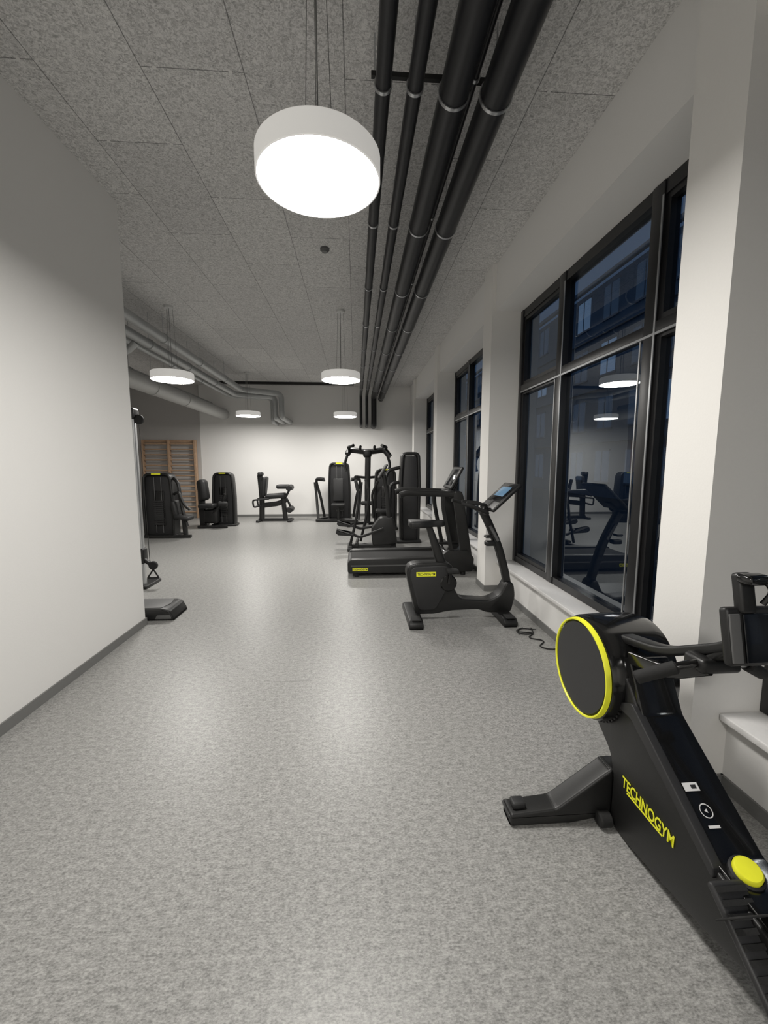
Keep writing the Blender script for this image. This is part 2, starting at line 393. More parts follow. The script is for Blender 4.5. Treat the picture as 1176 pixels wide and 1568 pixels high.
spipe(4, [(-4.3, 4.14, 3.35), (-4.3, YF-0.005, 3.35)], 0.09, joints=J)
spipe(5, [(XLL+0.01, 6.6, 3.26), (-3.4, 6.6, 3.26), (-3.25, 6.6, 3.40)], 0.05, fr=0.08)

# ---------------------------------------------------------------- wall bars
G = Group('wall_bars', (-5.4, YF-0.1, 0)); yw = YF-0.03
for k, xx in enumerate((-6.25, -5.5, -4.75)):
    bb('post_%d' % k, (xx-0.03, yw-0.16, 0.0), (xx+0.03, yw-0.02, 2.32), M_wood, G, 0.004)
for s, (a, b) in enumerate(((-6.23, -5.52), (-5.48, -4.77))):
    for k in range(14):
        z = 0.18+k*0.155
        if k == 13: z = 2.2
        tube('rung_%d_%d' % (s, k), [(a-0.005, yw-0.12, z), (b+0.005, yw-0.12, z)], 0.02, M_wood, G, n=10)
bb('top_rail', (-6.27, yw-0.05, 2.24), (-4.73, yw-0.001, 2.32), M_wood, G)

# ---------------------------------------------------------------- rowing machine
G = Group('rowing_machine', (1.19, 1.1, 0))
fy, fz, R = 1.79, 0.65, 0.237
lathe('flywheel_housing', [(0, 0.0), (R-0.03, 0.0), (R-0.008, 0.008), (R, 0.03), (R+0.006, 0.14), (R+0.004, 0.26), (R-0.010, 0.305), (R-0.05, 0.325), (0, 0.33)], (1.062, fy, fz), (1, 0, 0), M_gloss, G, 72)
lathe('side_disc', [(0, -0.014), (0.205, -0.013), (0.210, 0.0), (0.210, 0.01)], (1.062, fy, fz), (1, 0, 0), M_dark, G, 72)
lathe('yellow_ring', [(0.2135, -0.012), (0.216, -0.017), (0.222, -0.017), (0.2245, -0.010), (0.226, 0.004)], (1.062, fy, fz), (1, 0, 0), M_yel, G, 72)
lathe('right_disc', [(0.19, 0.0), (0.19, 0.012), (0.16, 0.018), (0, 0.018)], (1.382, fy, fz), (1, 0, 0), M_dark, G, 64)
bm = bmesh.new()
for k in range(22):
    a = math.radians(200+k*6)
    r = bmesh.ops.create_cube(bm, size=1)['verts']
    bmesh.ops.scale(bm, vec=(0.20, 0.012, 0.008), verts=r)
    bmesh.ops.rotate(bm, cent=(0, 0, 0), matrix=Matrix.Rotation(a-math.pi/2, 3, 'X'), verts=r)
    bmesh.ops.translate(bm, vec=(1.21, fy+math.cos(a)*(R+0.003), fz+math.sin(a)*(R+0.003)), verts=r)
finish('rim_ribs', bm, M_black, G)
body = rpoly([(1.80, 0.45), (1.63, 0.33), (1.595, 0.24), (1.60, 0.02), (1.47, 0.02), (1.12, 0.085), (0.80, 0.17), (0.80, 0.29), (1.10, 0.33), (1.46, 0.59), (1.56, 0.72), (1.70, 0.72)], 0.03)
prism('main_body', body, 'X', 1.12, 1.275, M_black, G, 0.008)
top = [(1.56, 0.80), (1.46, 0.605), (1.10, 0.345), (0.80, 0.305), (0.80, 0.28), (1.11, 0.318), (1.475, 0.58), (1.60, 0.78)]
prism('top_cover', rpoly(top, 0.01), 'X', 1.13, 1.30, M_gloss, G, 0.005)
prism('side_rib', rpoly([(1.64, 0.56), (1.50, 0.635), (1.08, 0.34), (1.08, 0.30), (1.50, 0.57)], 0.015), 'X', 1.108, 1.145, M_dark, G, 0.005)
text('brand_text', 'TECHNOGYM', (1.1165, 1.53, 0.246), (0, -1, -0.02), (0, -0.02, 1), 0.285, M_yel, G, h=0.048)
bb('brand_underline', (1.1175, 1.30, 0.232), (1.1205, 1.50, 0.237), M_yel, G)
d = V((0, 1.10-1.46, 0.345-0.605)).normalized(); nrm = V((0, d.z, -d.y)).normalized()
if nrm.z < 0: nrm = -nrm
def sticker(nm, t, x, w, l, m, lift=0.0045):
    c = V((x, 1.46, 0.605)).lerp(V((x, 1.10, 0.345)), t)+nrm*lift
    bm = bmesh.new(); X = V((1, 0, 0))
    vs = [bm.verts.new(c+X*sx*w/2+d*sy*l/2) for sx, sy in ((-1, -1), (1, -1), (1, 1), (-1, 1))]; bm.faces.new(vs)
    return finish(nm, bm, m, G, 0)
sticker('info_sticker', 0.55, 1.175, 0.055, 0.026, M_white); sticker('info_sticker_dark', 0.55, 1.184, 0.02, 0.012, M_dark, 0.0052)
c = V((1.185, 1.46, 0.605)).lerp(V((1.185, 1.10, 0.345)), 0.71)+nrm*0.0045
lathe('round_emblem', [(0.0185, 0), (0.0215, 0.0003), (0.0215, 0)], c, nrm, M_white, G, 32)
lathe('emblem_core', [(0, 0.0006), (0.007, 0.0006)], c, nrm, M_white, G, 3)
sticker('emblem_caption', 0.81, 1.185, 0.04, 0.008, M_white)
k0 = V((1.193, 1.058, 0.335))
lathe('knob_base', [(0.046, 0), (0.046, 0.02), (0.040, 0.026)], k0, (-0.15, -0.35, 1), M_dark, G, 40)
lathe('yellow_knob', [(0.038, 0.02), (0.038, 0.034), (0.033, 0.040), (0, 0.042)], k0, (-0.15, -0.35, 1), M_yel, G, 40)
for s, xx in ((-1, 1.105), (1, 1.305)):
    nm = 'left' if s < 0 else 'right'
    box('footplate_'+nm, (xx, 0.93, 0.26), (0.11, 0.28, 0.022), M_dark, G, 0.01, (math.radians(38), 0, 0))
    bm = bmesh.new()
    for k in range(9):
        q = V((xx, 0.93, 0.26))+Matrix.Rotation(math.radians(38), 3, 'X') @ V((0, -0.12+k*0.03, 0.015))
        r = bmesh.ops.create_cube(bm, size=1)['verts']; bmesh.ops.scale(bm, vec=(0.09, 0.014, 0.01), verts=r)
        bmesh.ops.rotate(bm, cent=(0, 0, 0), matrix=Matrix.Rotation(math.radians(38), 3, 'X'), verts=r); bmesh.ops.translate(bm, vec=q, verts=r)
    finish('footplate_ribs_'+nm, bm, M_rub, G)
    sweep('strap_'+nm, fil([(xx-0.06, 0.98, 0.29), (xx-0.058, 0.94, 0.345), (xx+0.058, 0.94, 0.345), (xx+0.06, 0.98, 0.29)], 0.04), rrect(0.035, 0.005, 0.002), M_rub, G)
    box('heel_cup_'+nm, (xx, 0.80, 0.175), (0.12, 0.05, 0.08), M_rub, G, 0.015)
    rod('footplate_axle_'+nm, (xx, 0.98, 0.27), (1.2, 0.98, 0.27), 0.018, M_black, G)
prism('seat_rail', [(0.85, 0.20), (0.85, 0.285), (-0.75, 0.30), (-0.75, 0.23)], 'X', 1.16, 1.24, M_black, G, 0.008)
prism('seat', rpoly([(0.06, 0.35), (0.32, 0.35), (0.34, 0.41), (0.26, 0.395), (0.12, 0.40), (0.04, 0.43)], 0.02), 'X', 1.04, 1.36, M_pad, G, 0.012)
bb('seat_carriage', (1.12, 0.10, 0.30), (1.28, 0.28, 0.355), M_dark, G, 0.008)
prism('rear_leg', [(-0.70, 0.24), (-0.58, 0.24), (-0.66, 0.03), (-0.76, 0.03)], 'X', 1.17, 1.23, M_black, G, 0.006)
box('rear_foot', (1.2, -0.71, 0.025), (0.46, 0.08, 0.05), M_black, G, 0.015)
prism('front_foot', rpoly([(0.675, 0.0), (0.665, 0.055), (0.88, 0.075), (1.12, 0.25), (1.275, 0.25), (1.44, 0.075), (1.61, 0.055), (1.60, 0.0), (1.35, 0.0), (1.28, 0.025), (1.12, 0.025), (0.95, 0.0)], 0.012), 'Y', 1.61, 1.71, M_black, G, 0.012)
box('foot_pad_left', (0.72, 1.66, 0.075), (0.06, 0.05, 0.03), M_dark, G, 0.008)
box('foot_pad_right', (1.555, 1.66, 0.072), (0.06, 0.05, 0.03), M_dark, G, 0.008)
rod('transport_wheel', (1.06, 1.59, 0.035), (1.115, 1.59, 0.035), 0.033, M_rub, G, 24, 0.006)
sweep('console_arm', fil([(1.19, 1.66, 0.84), (1.2, 1.45, 0.875), (1.2, 1.16, 1.03), (1.2, 1.12, 1.10)], 0.08), rrect(0.07, 0.035, 0.012), M_black, G)
sweep('handle_hook', fil([(1.135, 1.56, 0.80), (1.135, 1.36, 0.84), (1.16, 1.22, 0.93)], 0.06), rrect(0.02, 0.05, 0.008), M_gloss, G)
box('console_body', (1.22, 1.085, 1.10), (0.30, 0.03, 0.17), M_black, G, 0.012, (math.radians(-12), 0, 0))
box('console_display', (1.235, 1.066, 1.10), (0.235, 0.006, 0.14), M_disp, G, 0.002, (math.radians(-12), 0, 0))
box('console_keypad', (1.092, 1.067, 1.10), (0.032, 0.006, 0.14), M_grey, G, 0.002, (math.radians(-12), 0, 0))
box('phone_holder', (1.135, 1.10, 1.225), (0.055, 0.03, 0.12), M_black, G, 0.012, (math.radians(-12), 0, 0))
box('phone_holder_clip', (1.145, 1.085, 1.27), (0.075, 0.05, 0.03), M_gloss, G, 0.012)
tube('holder_ring', fil([(1.165, 1.07, 1.27), (1.185, 1.06, 1.24), (1.165, 1.07, 1.20)], 0.02), 0.008, M_gloss, G)
sweep('rowing_handle', fil([(0.975, 1.29, 0.87), (1.10, 1.24, 0.935), (1.2, 1.235, 0.945), (1.30, 1.24, 0.935), (1.425, 1.29, 0.87)], 0.06), circ(0.014, 16), M_gloss, G)
rod('grip_left', (0.965, 1.295, 0.862), (1.075, 1.248, 0.922), 0.022, M_rub, G, 20, 0.006)
rod('grip_right', (1.435, 1.295, 0.862), (1.325, 1.248, 0.922), 0.022, M_rub, G, 20, 0.006)
box('handle_dock', (1.2, 1.25, 0.935), (0.14, 0.09, 0.05), M_black, G, 0.015)
sweep('dock_strut', [(1.2, 1.25, 0.94), (1.2, 1.14, 1.05)], rrect(0.06, 0.03, 0.01), M_black, G)

# ---------------------------------------------------------------- exercise bike (faces the windows, +x)
G = Group('exercise_bike', (1.05, 4.12, 0))
yc = 4.12
shell = rpoly([(0.50, 0.50), (0.52, 0.585), (0.62, 0.61), (0.90, 0.61), (0.985, 0.57), (0.95, 0.42), (1.06, 0.225), (1.36, 0.20), (1.48, 0.26), (1.545, 0.40), (1.62, 0.38), (1.64, 0.24), (1.60, 0.07), (1.35, 0.07), (1.25, 0.11), (0.95, 0.10), (0.80, 0.07), (0.60, 0.07), (0.57, 0.20)], 0.04)
prism('main_shell', shell, 'Y', yc-0.085, yc+0.085, M_black, G, 0.02)
prism('side_panel', rpoly([(0.53, 0.50), (0.56, 0.57), (0.90, 0.585), (0.95, 0.54), (0.90, 0.30), (0.80, 0.12), (0.63, 0.12)], 0.04), 'Y', yc-0.10, yc+0.10, M_dark, G, 0.01)
bb('label_left', (0.60, yc-0.1035, 0.475), (0.80, yc-0.1, 0.52), M_yel, G)
text('label_text', 'TECHNOGYM', (0.61, yc-0.1045, 0.485), (1, 0, 0), (0, 0, 1), 0.18, M_dark, G, h=0.026)
for k, xx in enumerate((0.58, 1.52)):
    prism('stabiliser_%d' % k, rpoly([(yc-0.31, 0.0), (yc-0.32, 0.05), (yc-0.27, 0.085), (yc+0.27, 0.085), (yc+0.32, 0.05), (yc+0.31, 0)], 0.015), 'X', xx-0.075, xx+0.065, M_black, G, 0.012)
    box('stabiliser_tread_%d' % k, (xx, yc-0.24, 0.088), (0.09, 0.12, 0.012), M_rub, G, 0.004)
sweep('mast', fil([(1.585, yc, 0.30), (1.55, yc, 0.48), (1.47, yc, 0.76), (1.35, yc, 1.02), (1.29, yc, 1.13)], 0.12), rrect(0.075, 0.085, 0.02), M_black, G, up=(0, 1, 0))
sweep('mast_grip', [(1.45, yc-0.05, 0.82), (1.36, yc-0.05, 0.98)], rrect(0.02, 0.03, 0.008), M_grey, G)
box('bottle_holder', (1.36, yc-0.06, 0.80), (0.10, 0.08, 0.05), M_black, G, 0.015)
box('bottle_holder_b', (1.34, yc-0.06, 0.87), (0.07, 0.08, 0.025), M_black, G, 0.01)
box('console', (1.47, yc, 1.27), (0.38, 0.42, 0.035), M_black, G, 0.012, (0, math.radians(-43), 0))
nx = V((-math.sin(math.radians(43)), 0, math.cos(math.radians(43))))
tdir = V((math.cos(math.radians(43)), 0, math.sin(math.radians(43))))
cs = V((1.47, yc, 1.27))+nx*0.018+tdir*0.05
box('console_display', cs, (0.26, 0.38, 0.004), M_disp, G, 0.001, (0, math.radians(-43), 0))
box('console_screen', cs+nx*0.002+tdir*0.01, (0.13, 0.24, 0.004), M_screen, G, 0.001, (0, math.radians(-43), 0))
sweep('console_neck', [(1.29, yc, 1.11), (1.42, yc, 1.22)], rrect(0.10, 0.06, 0.02), M_black, G)
for s in (-1, 1):
    sweep('handlebar_%d' % (s+1), fil([(1.30, yc, 1.10), (1.30, yc+s*0.20, 1.12), (1.12, yc+s*0.23, 1.20), (1.02, yc+s*0.20, 1.22)], 0.08), circ(0.018, 14), M_rub, G)
    sweep('elbow_bar_%d' % (s+1), fil([(1.32, yc, 1.14), (1.30, yc+s*0.10, 1.20), (1.10, yc+s*0.09, 1.22)], 0.05), circ(0.016, 14), M_rub, G)
sweep('seat_post', [(0.88, yc, 0.56), (0.74, yc, 0.97)], rrect(0.07, 0.06, 0.02), M_black, G, scales=[1.5, 0.9], up=(0, 1, 0))
prism('saddle', rpoly([(0.53, yc-0.12), (0.53, yc+0.12), (0.66, yc+0.11), (0.78, yc+0.035), (0.90, yc+0.025), (0.90, yc-0.025), (0.78, yc-0.035), (0.66, yc-0.11)], 0.03), 'Z', 0.965, 1.035, M_pad, G, 0.022)
rod('crank_cover', (0.93, yc-0.115, 0.40), (0.93, yc+0.115, 0.40), 0.085, M_gloss, G, 32, 0.01)
sweep('crank_l', [(0.93, yc-0.125, 0.40), (0.95, yc-0.13, 0.55)], rrect(0.02, 0.03, 0.006), M_black, G)
sweep('crank_r', [(0.93, yc+0.125, 0.40), (0.91, yc+0.13, 0.25)], rrect(0.02, 0.03, 0.006), M_black, G)
box('pedal_l', (0.95, yc-0.19, 0.55), (0.11, 0.10, 0.035), M_rub, G, 0.01); box('pedal_r', (0.91, yc+0.19, 0.25), (0.11, 0.10, 0.035), M_rub, G, 0.01)

G = Group('power_cable', (1.6, 3.6, 0))
sweep('lead', fil([(1.62, 3.78, 0.006), (1.50, 3.70, 0.006), (1.70, 3.66, 0.006), (1.56, 3.55, 0.006), (1.72, 3.48, 0.006), (1.58, 3.36, 0.006), (1.71, 3.28, 0.006), (1.77, 3.2, 0.1), (1.785, 3.12, 0.30)], 0.08), circ(0.006, 8), M_rub, G)
sweep('lead_loop', fil([(1.70, 3.77, 0.006), (1.66, 3.60, 0.016), (1.50, 3.62, 0.016), (1.56, 3.76, 0.016), (1.72, 3.70, 0.018)], 0.08), circ(0.006, 8), M_rub, G)

# ---------------------------------------------------------------- treadmill (faces +x)
G = Group('treadmill', (0.8, 6.12, 0)); y0, y1 = 5.74, 6.52
prof = rpoly([(-0.12, 0.05), (-0.13, 0.20), (-0.09, 0.255), (1.20, 0.275), (1.30, 0.36), (1.60, 0.37), (1.70, 0.25), (1.68, 0.05)], 0.03)
prism('side_rail_near', prof, 'Y', y0, y0+0.11, M_black, G, 0.01)
prism('side_rail_far', prof, 'Y', y1-0.11, y1, M_black, G, 0.01)
bb('side_strip', (-0.08, y0-0.004, 0.155), (1.25, y0+0.002, 0.175), M_grey, G)
bb('label', (-0.06, y0-0.006, 0.09), (0.16, y0, 0.135), M_yel, G)
text('label_text', 'TECHNOGYM', (-0.05, y0-0.007, 0.10), (1, 0, 0), (0, 0, 1), 0.20, M_dark, G, h=0.026)
bb('running_belt', (-0.09, y0+0.11, 0.12), (1.25, y1-0.11, 0.235), M_rub, G, 0.02)
bb('rear_cap', (-0.13, y0+0.02, 0.06), (-0.05, y1-0.02, 0.22), M_dark, G, 0.02)
prism('motor_cover', rpoly([(1.22, 0.10), (1.22, 0.27), (1.30, 0.35), (1.62, 0.35), (1.68, 0.10)], 0.03), 'Y', y0+0.11, y1-0.11, M_gloss, G, 0.01)
for k, (xx, yy) in enumerate(((0.0, y0+0.05), (0.0, y1-0.05), (1.55, y0+0.05), (1.55, y1-0.05))):
    rod('foot_%d' % k, (xx, yy, 0), (xx, yy, 0.06), 0.035, M_rub, G, 16)
for k, yy in enumerate((y0+0.05, y1-0.05)):
    prism('upright_%d' % k, rpoly([(1.70, 0.10), (1.54, 0.10), (1.38, 1.14), (1.40, 1.22), (1.50, 1.22), (1.53, 1.14)], 0.03), 'Y', yy-0.035, yy+0.035, M_black, G, 0.012)
    sweep('handrail_%d' % k, fil([(1.50, yy, 1.17), (0.72, yy, 1.20), (0.62, yy, 1.17)], 0.06), rrect(0.06, 0.085, 0.025), M_black, G)
    sweep('handrail_brace_%d' % k, fil([(1.24, yy, 1.16), (1.24, yy, 1.0), (1.38, yy, 0.32)], 0.12), rrect(0.05, 0.06, 0.015), M_black, G, up=(1, 0, 0.2))
bb('cross_bar', (1.34, y0+0.06, 1.12), (1.50, y1-0.06, 1.22), M_black, G, 0.025)
sweep('console_neck', [(1.42, 6.13, 1.18), (1.50, 6.13, 1.34)], rrect(0.20, 0.05, 0.02), M_black, G)
box('console', (1.46, 6.13, 1.40), (0.36, 0.52, 0.04), M_black, G, 0.015, (0, math.radians(-62), 0))
nx = V((-math.sin(math.radians(62)), 0, math.cos(math.radians(62))))
box('console_display', V((1.46, 6.13, 1.40))+nx*0.021, (0.27, 0.42, 0.006), M_disp, G, 0.002, (0, math.radians(-62), 0))

# ---------------------------------------------------------------- cross trainer (faces +x)
G = Group('cross_trainer', (0.3, 7.75, 0)); yc = 7.75
sweep('base_beam', [(-0.15, yc, 0.06), (0.75, yc, 0.06)], rrect(0.12, 0.08, 0.02), M_black, G)
for k, xx in enumerate((-0.12, 0.70)): box('stabiliser_%d' % k, (xx, yc, 0.035), (0.10, 0.60, 0.07), M_black, G, 0.02)
prism('front_shroud', rpoly([(0.30, 0.08), (0.28, 0.40), (0.45, 0.62), (0.70, 0.60), (0.78, 0.10)], 0.06), 'Y', yc-0.12, yc+0.12, M_black, G, 0.02)
sweep('mast', fil([(0.62, yc, 0.55), (0.58, yc, 1.1), (0.52, yc, 1.40)], 0.1), rrect(0.08, 0.08, 0.02), M_black, G, up=(0, 1, 0))
box('console', (0.50, yc, 1.47), (0.30, 0.40, 0.04), M_black, G, 0.012, (0, math.radians(-60), 0))
for s in (-1, 1):
    yy = yc+s*0.22; q = 0.05*s
    sweep('pedal_rod_%d' % (s+1), fil([(0.50, yy, 0.42), (0.05, yy, 0.30+q), (-0.12, yy, 0.40+q)], 0.08), rrect(0.04, 0.05, 0.012), M_black, G)
    prism('pedal_%d' % (s+1), rpoly([(-0.38, 0.40+q), (-0.36, 0.47+q), (-0.31, 0.44+q), (-0.08, 0.37+q), (-0.04, 0.41+q), (-0.03, 0.34+q), (-0.33, 0.36+q)], 0.01), 'Y', yy-0.075, yy+0.075, M_rub, G, 0.008)
    sweep('swing_arm_%d' % (s+1), fil([(-0.02+0.1*s, yy+0.02, 0.10), (0.10+0.1*s, yy+0.02, 0.60), (0.16+0.1*s, yy+0.02, 1.05), (0.10+0.1*s, yy+0.02, 1.25)], 0.15), circ(0.026, 14), M_black, G)
    rod('grip_%d' % (s+1), (0.13+0.1*s, yy+0.02, 1.12), (0.09+0.1*s, yy+0.02, 1.32), 0.032, M_rub, G, 14, 0.01)
tube('arm_pivot', [(0.0, yc-0.26, 0.13), (0.02, yc+0.26, 0.13)], 0.03, M_black, G)

# ---------------------------------------------------------------- strength machines
def tower(G, x, y, w, h, d=0.26, lab=True, base=True):
    pts = fil([(x-w/2, y, 0.03), (x-w/2-0.01, y, h*0.55), (x-w/2+0.03, y, h-0.03), (x+w/2-0.03, y, h-0.03), (x+w/2+0.01, y, h*0.55), (x+w/2, y, 0.03)], 0.12)
    sweep('tower_arch', pts, rrect(0.055, d, 0.025), M_black, G, up=(0, 1, 0))
    prism('tower_panel', rpoly([(x-w/2+0.02, 0.05), (x-w/2+0.015, h*0.6), (x-w/2+0.05, h-0.06), (x+w/2-0.05, h-0.06), (x+w/2-0.015, h*0.6), (x+w/2-0.02, 0.05)], 0.06), 'Y', y-d*0.25, y+d*0.4, M_dark, G, 0.01)
    bb('tower_front_slot', (x-w*0.20, y-d*0.30, 0.25), (x+w*0.20, y-d*0.24, h*0.72), M_gloss, G, 0.008)
    bm = bmesh.new()
    for k in range(12): addb(bm, (x-w*0.17, y-d*0.40, 0.28+k*0.045), (x+w*0.17, y-d*0.29, 0.28+k*0.045+0.036))
    finish('weight_plates', bm, M_dark, G)
    for s in (-1, 1): tube('guide_rod_%d' % (s+1), [(x+s*w*0.12, y-d*0.345, 0.1), (x+s*w*0.12, y-d*0.345, h-0.1)], 0.007, M_grey, G, n=8)
    if lab: bb('tower_label', (x-w*0.16, y-d*0.5-0.004, h-0.042), (x+w*0.16, y-d*0.5+0.01, h-0.012), M_yel, G)
    box('tower_base', (x, y, 0.03), (w+0.12, d+0.10, 0.06), M_black, G, 0.02)
def pad(nm, G, c, s, rot=None): return box(nm, c, s, M_pad, G, min(s)*0.4, rot)

G = Group('chest_press_machine', (-0.5, 11.75, 0), 0, False)
tower(G, 0.02, 0.25, 0.58, 1.66)
sweep('base_left', fil([(-0.32, 0.25, 0.04), (-0.55, 0.1, 0.04), (-0.62, -0.25, 0.04), (0.55, -0.30, 0.04)], 0.1), rrect(0.08, 0.07, 0.02), M_black, G)
for s in (-1, 1):
    sweep('lever_%d' % (s+1), fil([(s*0.42, 0.15, 0.10), (s*0.50, 0.0, 0.65), (s*0.62, -0.05, 1.12), (s*0.58, -0.22, 1.22), (s*0.38, -0.28, 1.20)], 0.10), circ(0.038, 14), M_black, G)
    rod('grip_%d' % (s+1), (s*0.60, -0.15, 1.18), (s*0.36, -0.30, 1.16), 0.03, M_rub, G, 14, 0.008)
    sweep('side_post_%d' % (s+1), fil([(s*0.56, -0.22, 0.05), (s*0.62, 0.0, 0.7), (s*0.66, 0.02, 1.1)], 0.1), rrect(0.07, 0.08, 0.02), M_black, G, up=(0, 1, 0))
pad('seat', G, (0.0, -0.22, 0.48), (0.38, 0.38, 0.08)); pad('backrest', G, (0.0, -0.02, 0.88), (0.30, 0.08, 0.66), (math.radians(-8), 0, 0))
sweep('seat_post', [(0, -0.2, 0.05), (0, -0.2, 0.45)], rrect(0.08, 0.08, 0.02), M_black, G)
# leg extension
G = Group('leg_extension_machine', (-2.3, 11.75, 0), 0, False)
sweep('rear_post', fil([(-0.36, 0, 0.04), (-0.34, 0, 0.7), (-0.38, 0, 1.30)], 0.1), rrect(0.14, 0.12, 0.03), M_black, G, up=(0, 1, 0))
pad('backrest', G, (-0.26, 0, 0.98), (0.12, 0.36, 0.56), (0, math.radians(8), 0))
pad('seat', G, (0.05, 0, 0.72), (0.56, 0.38, 0.14), (0, math.radians(-4), 0))
pad('headrest', G, (-0.36, 0.0, 1.33), (0.14, 0.26, 0.12))
sweep('frame_low', fil([(-0.45, 0, 0.05), (0.48, 0, 0.05)], 0.1), rrect(0.10, 0.08, 0.02), M_black, G)
sweep('frame_mid', fil([(-0.34, 0, 0.45), (0.10, 0, 0.50), (0.36, 0, 0.62)], 0.1), rrect(0.09, 0.14, 0.02), M_black, G)
sweep('front_post', [(0.30, 0, 0.05), (0.24, 0, 0.68)], rrect(0.12, 0.12, 0.02), M_black, G, up=(0, 1, 0))
for xx in (-0.42, 0.44): box('foot_%d' % int(xx*100+50), (xx, 0, 0.03), (0.10, 0.60, 0.06), M_black, G, 0.02)
for xx, z in ((0.44, 0.95), (0.44, 0.34)):
    rod('roller_%d' % int(z*100), (xx, -0.22, z), (xx, 0.22, z), 0.085, M_pad, G, 24, 0.02)
pad('thigh_pad', G, (0.26, 0, 0.98), (0.36, 0.34, 0.12))
sweep('roller_arm', fil([(0.30, 0, 0.66), (0.38, 0, 0.80), (0.44, 0, 0.93)], 0.05), rrect(0.06, 0.06, 0.015), M_black, G)
sweep('shin_arm', fil([(0.34, 0, 0.64), (0.42, 0, 0.48), (0.44, 0, 0.34)], 0.05), rrect(0.06, 0.06, 0.015), M_black, G)
for s in (-1, 1):
    sweep('side_handle_%d' % (s+1), fil([(-0.30, s*0.22, 0.48), (-0.52, s*0.26, 0.42), (-0.54, s*0.26, 0.62), (-0.10, s*0.26, 0.66)], 0.06), circ(0.024, 12), M_rub, G)
# leg curl
G = Group('leg_curl_machine', (-3.55, 10.8, 0), 0, False)
tower(G, 0.12, 0.18, 0.50, 1.40)
pad('backrest', G, (-0.34, -0.02, 0.95), (0.22, 0.34, 0.54), (0, math.radians(-6), 0))
pad('seat', G, (-0.22, -0.08, 0.55), (0.40, 0.38, 0.12))
sweep('rear_post', fil([(-0.38, 0, 0.04), (-0.40, 0, 0.6), (-0.40, 0.0, 1.12)], 0.1), rrect(0.16, 0.12, 0.03), M_black, G, up=(0, 1, 0))
sweep('base', fil([(-0.42, -0.28, 0.04), (0.30, -0.28, 0.04)], 0.05), rrect(0.08, 0.07, 0.02), M_black, G)
sweep('base_long', fil([(-0.36, -0.3, 0.04), (-0.36, 0.25, 0.04)], 0.05), rrect(0.08, 0.07, 0.02), M_black, G)
sweep('lever', fil([(-0.10, -0.12, 0.35), (0.15, -0.2, 0.62), (0.26, -0.24, 0.86)], 0.08), circ(0.03, 14), M_black, G)
rod('roller', (0.10, -0.28, 0.62), (0.32, -0.26, 0.60), 0.07, M_pad, G, 20, 0.02)
box('lower_case', (-0.15, 0.0, 0.28), (0.34, 0.30, 0.36), M_black, G, 0.05)
# shoulder press
G = Group('shoulder_press_machine', (-4.2, 9.3, 0), 0, False)
tower(G, -0.12, 0.1, 0.60, 1.42, 0.32)
sweep('lever', fil([(0.22, 0.0, 0.95), (0.34, -0.08, 1.02), (0.46, -0.1, 0.72), (0.58, -0.12, 0.62)], 0.10), circ(0.03, 14), M_black, G)
sweep('lever_low', fil([(0.20, 0.05, 1.30), (0.32, 0.0, 1.20), (0.38, -0.05, 0.70), (0.50, -0.1, 0.25)], 0.14), circ(0.036, 14), M_black, G)
pad('seat', G, (0.42, -0.05, 0.45), (0.32, 0.34, 0.09), (0, math.radians(12), 0))
pad('side_pad', G, (0.26, -0.02, 0.60), (0.12, 0.30, 0.44), (0, math.radians(-10), 0))
sweep('seat_post', [(0.44, -0.05, 0.03), (0.42, -0.05, 0.42)], rrect(0.09, 0.09, 0.02), M_black, G, up=(0, 1, 0))
sweep('base', [(-0.3, -0.12, 0.035), (0.58, -0.12, 0.035)], rrect(0.09, 0.06, 0.02), M_black, G)
# pull up / dip station
G = Group('pull_up_station', (0.30, 10.9, 0), 0, False)
sweep('pole', fil([(0.0, 0, 0.04), (0.0, 0, 1.0), (0.02, 0, 1.92)], 0.1), rrect(0.15, 0.15, 0.03), M_black, G, up=(0, 1, 0))
sweep('top_yoke', fil([(-0.52, -0.1, 1.86), (-0.46, 0, 1.98), (0.0, 0, 1.92), (0.46, 0, 1.98), (0.58, -0.1, 1.80)], 0.1), rrect(0.12, 0.13, 0.03), M_black, G)
box('pivot_block', (0.0, -0.02, 1.88), (0.22, 0.20, 0.20), M_black, G, 0.05)
for s in (-1, 1):
    sweep('upper_arm_%d' % (s+1), fil([(s*0.44, 0.0, 1.97), (s*0.50, -0.12, 2.04), (s*0.36, -0.30, 2.08)], 0.05), circ(0.040, 12), M_rub, G)
    sweep('inner_grip_%d' % (s+1), fil([(s*0.20, 0.0, 1.94), (s*0.18, -0.1, 2.05), (s*0.18, -0.3, 2.05)], 0.05), circ(0.034, 12), M_rub, G)
    sweep('dip_bar_%d' % (s+1), fil([(0.0, 0, 1.25), (s*0.30, 0, 1.28), (s*0.32, -0.32, 1.28)], 0.08), circ(0.034, 12), M_rub, G)
    sweep('hang_arm_%d' % (s+1), fil([(s*0.50, -0.05, 1.90), (s*0.60, -0.05, 1.60), (s*0.55, -0.1, 1.42)], 0.1), circ(0.036, 12), M_black, G)
    sweep('base_leg_%d' % (s+1), fil([(s*0.04, 0.1, 0.035), (s*0.45, -0.05, 0.035), (s*0.50, -0.45, 0.035)], 0.1), rrect(0.09, 0.07, 0.02), M_black, G)
pad('knee_pad', G, (0.0, -0.25, 0.60), (0.36, 0.22, 0.10))
sweep('knee_arm', [(0, 0, 0.55), (0, -0.2, 0.57)], rrect(0.06, 0.06, 0.02), M_black, G)
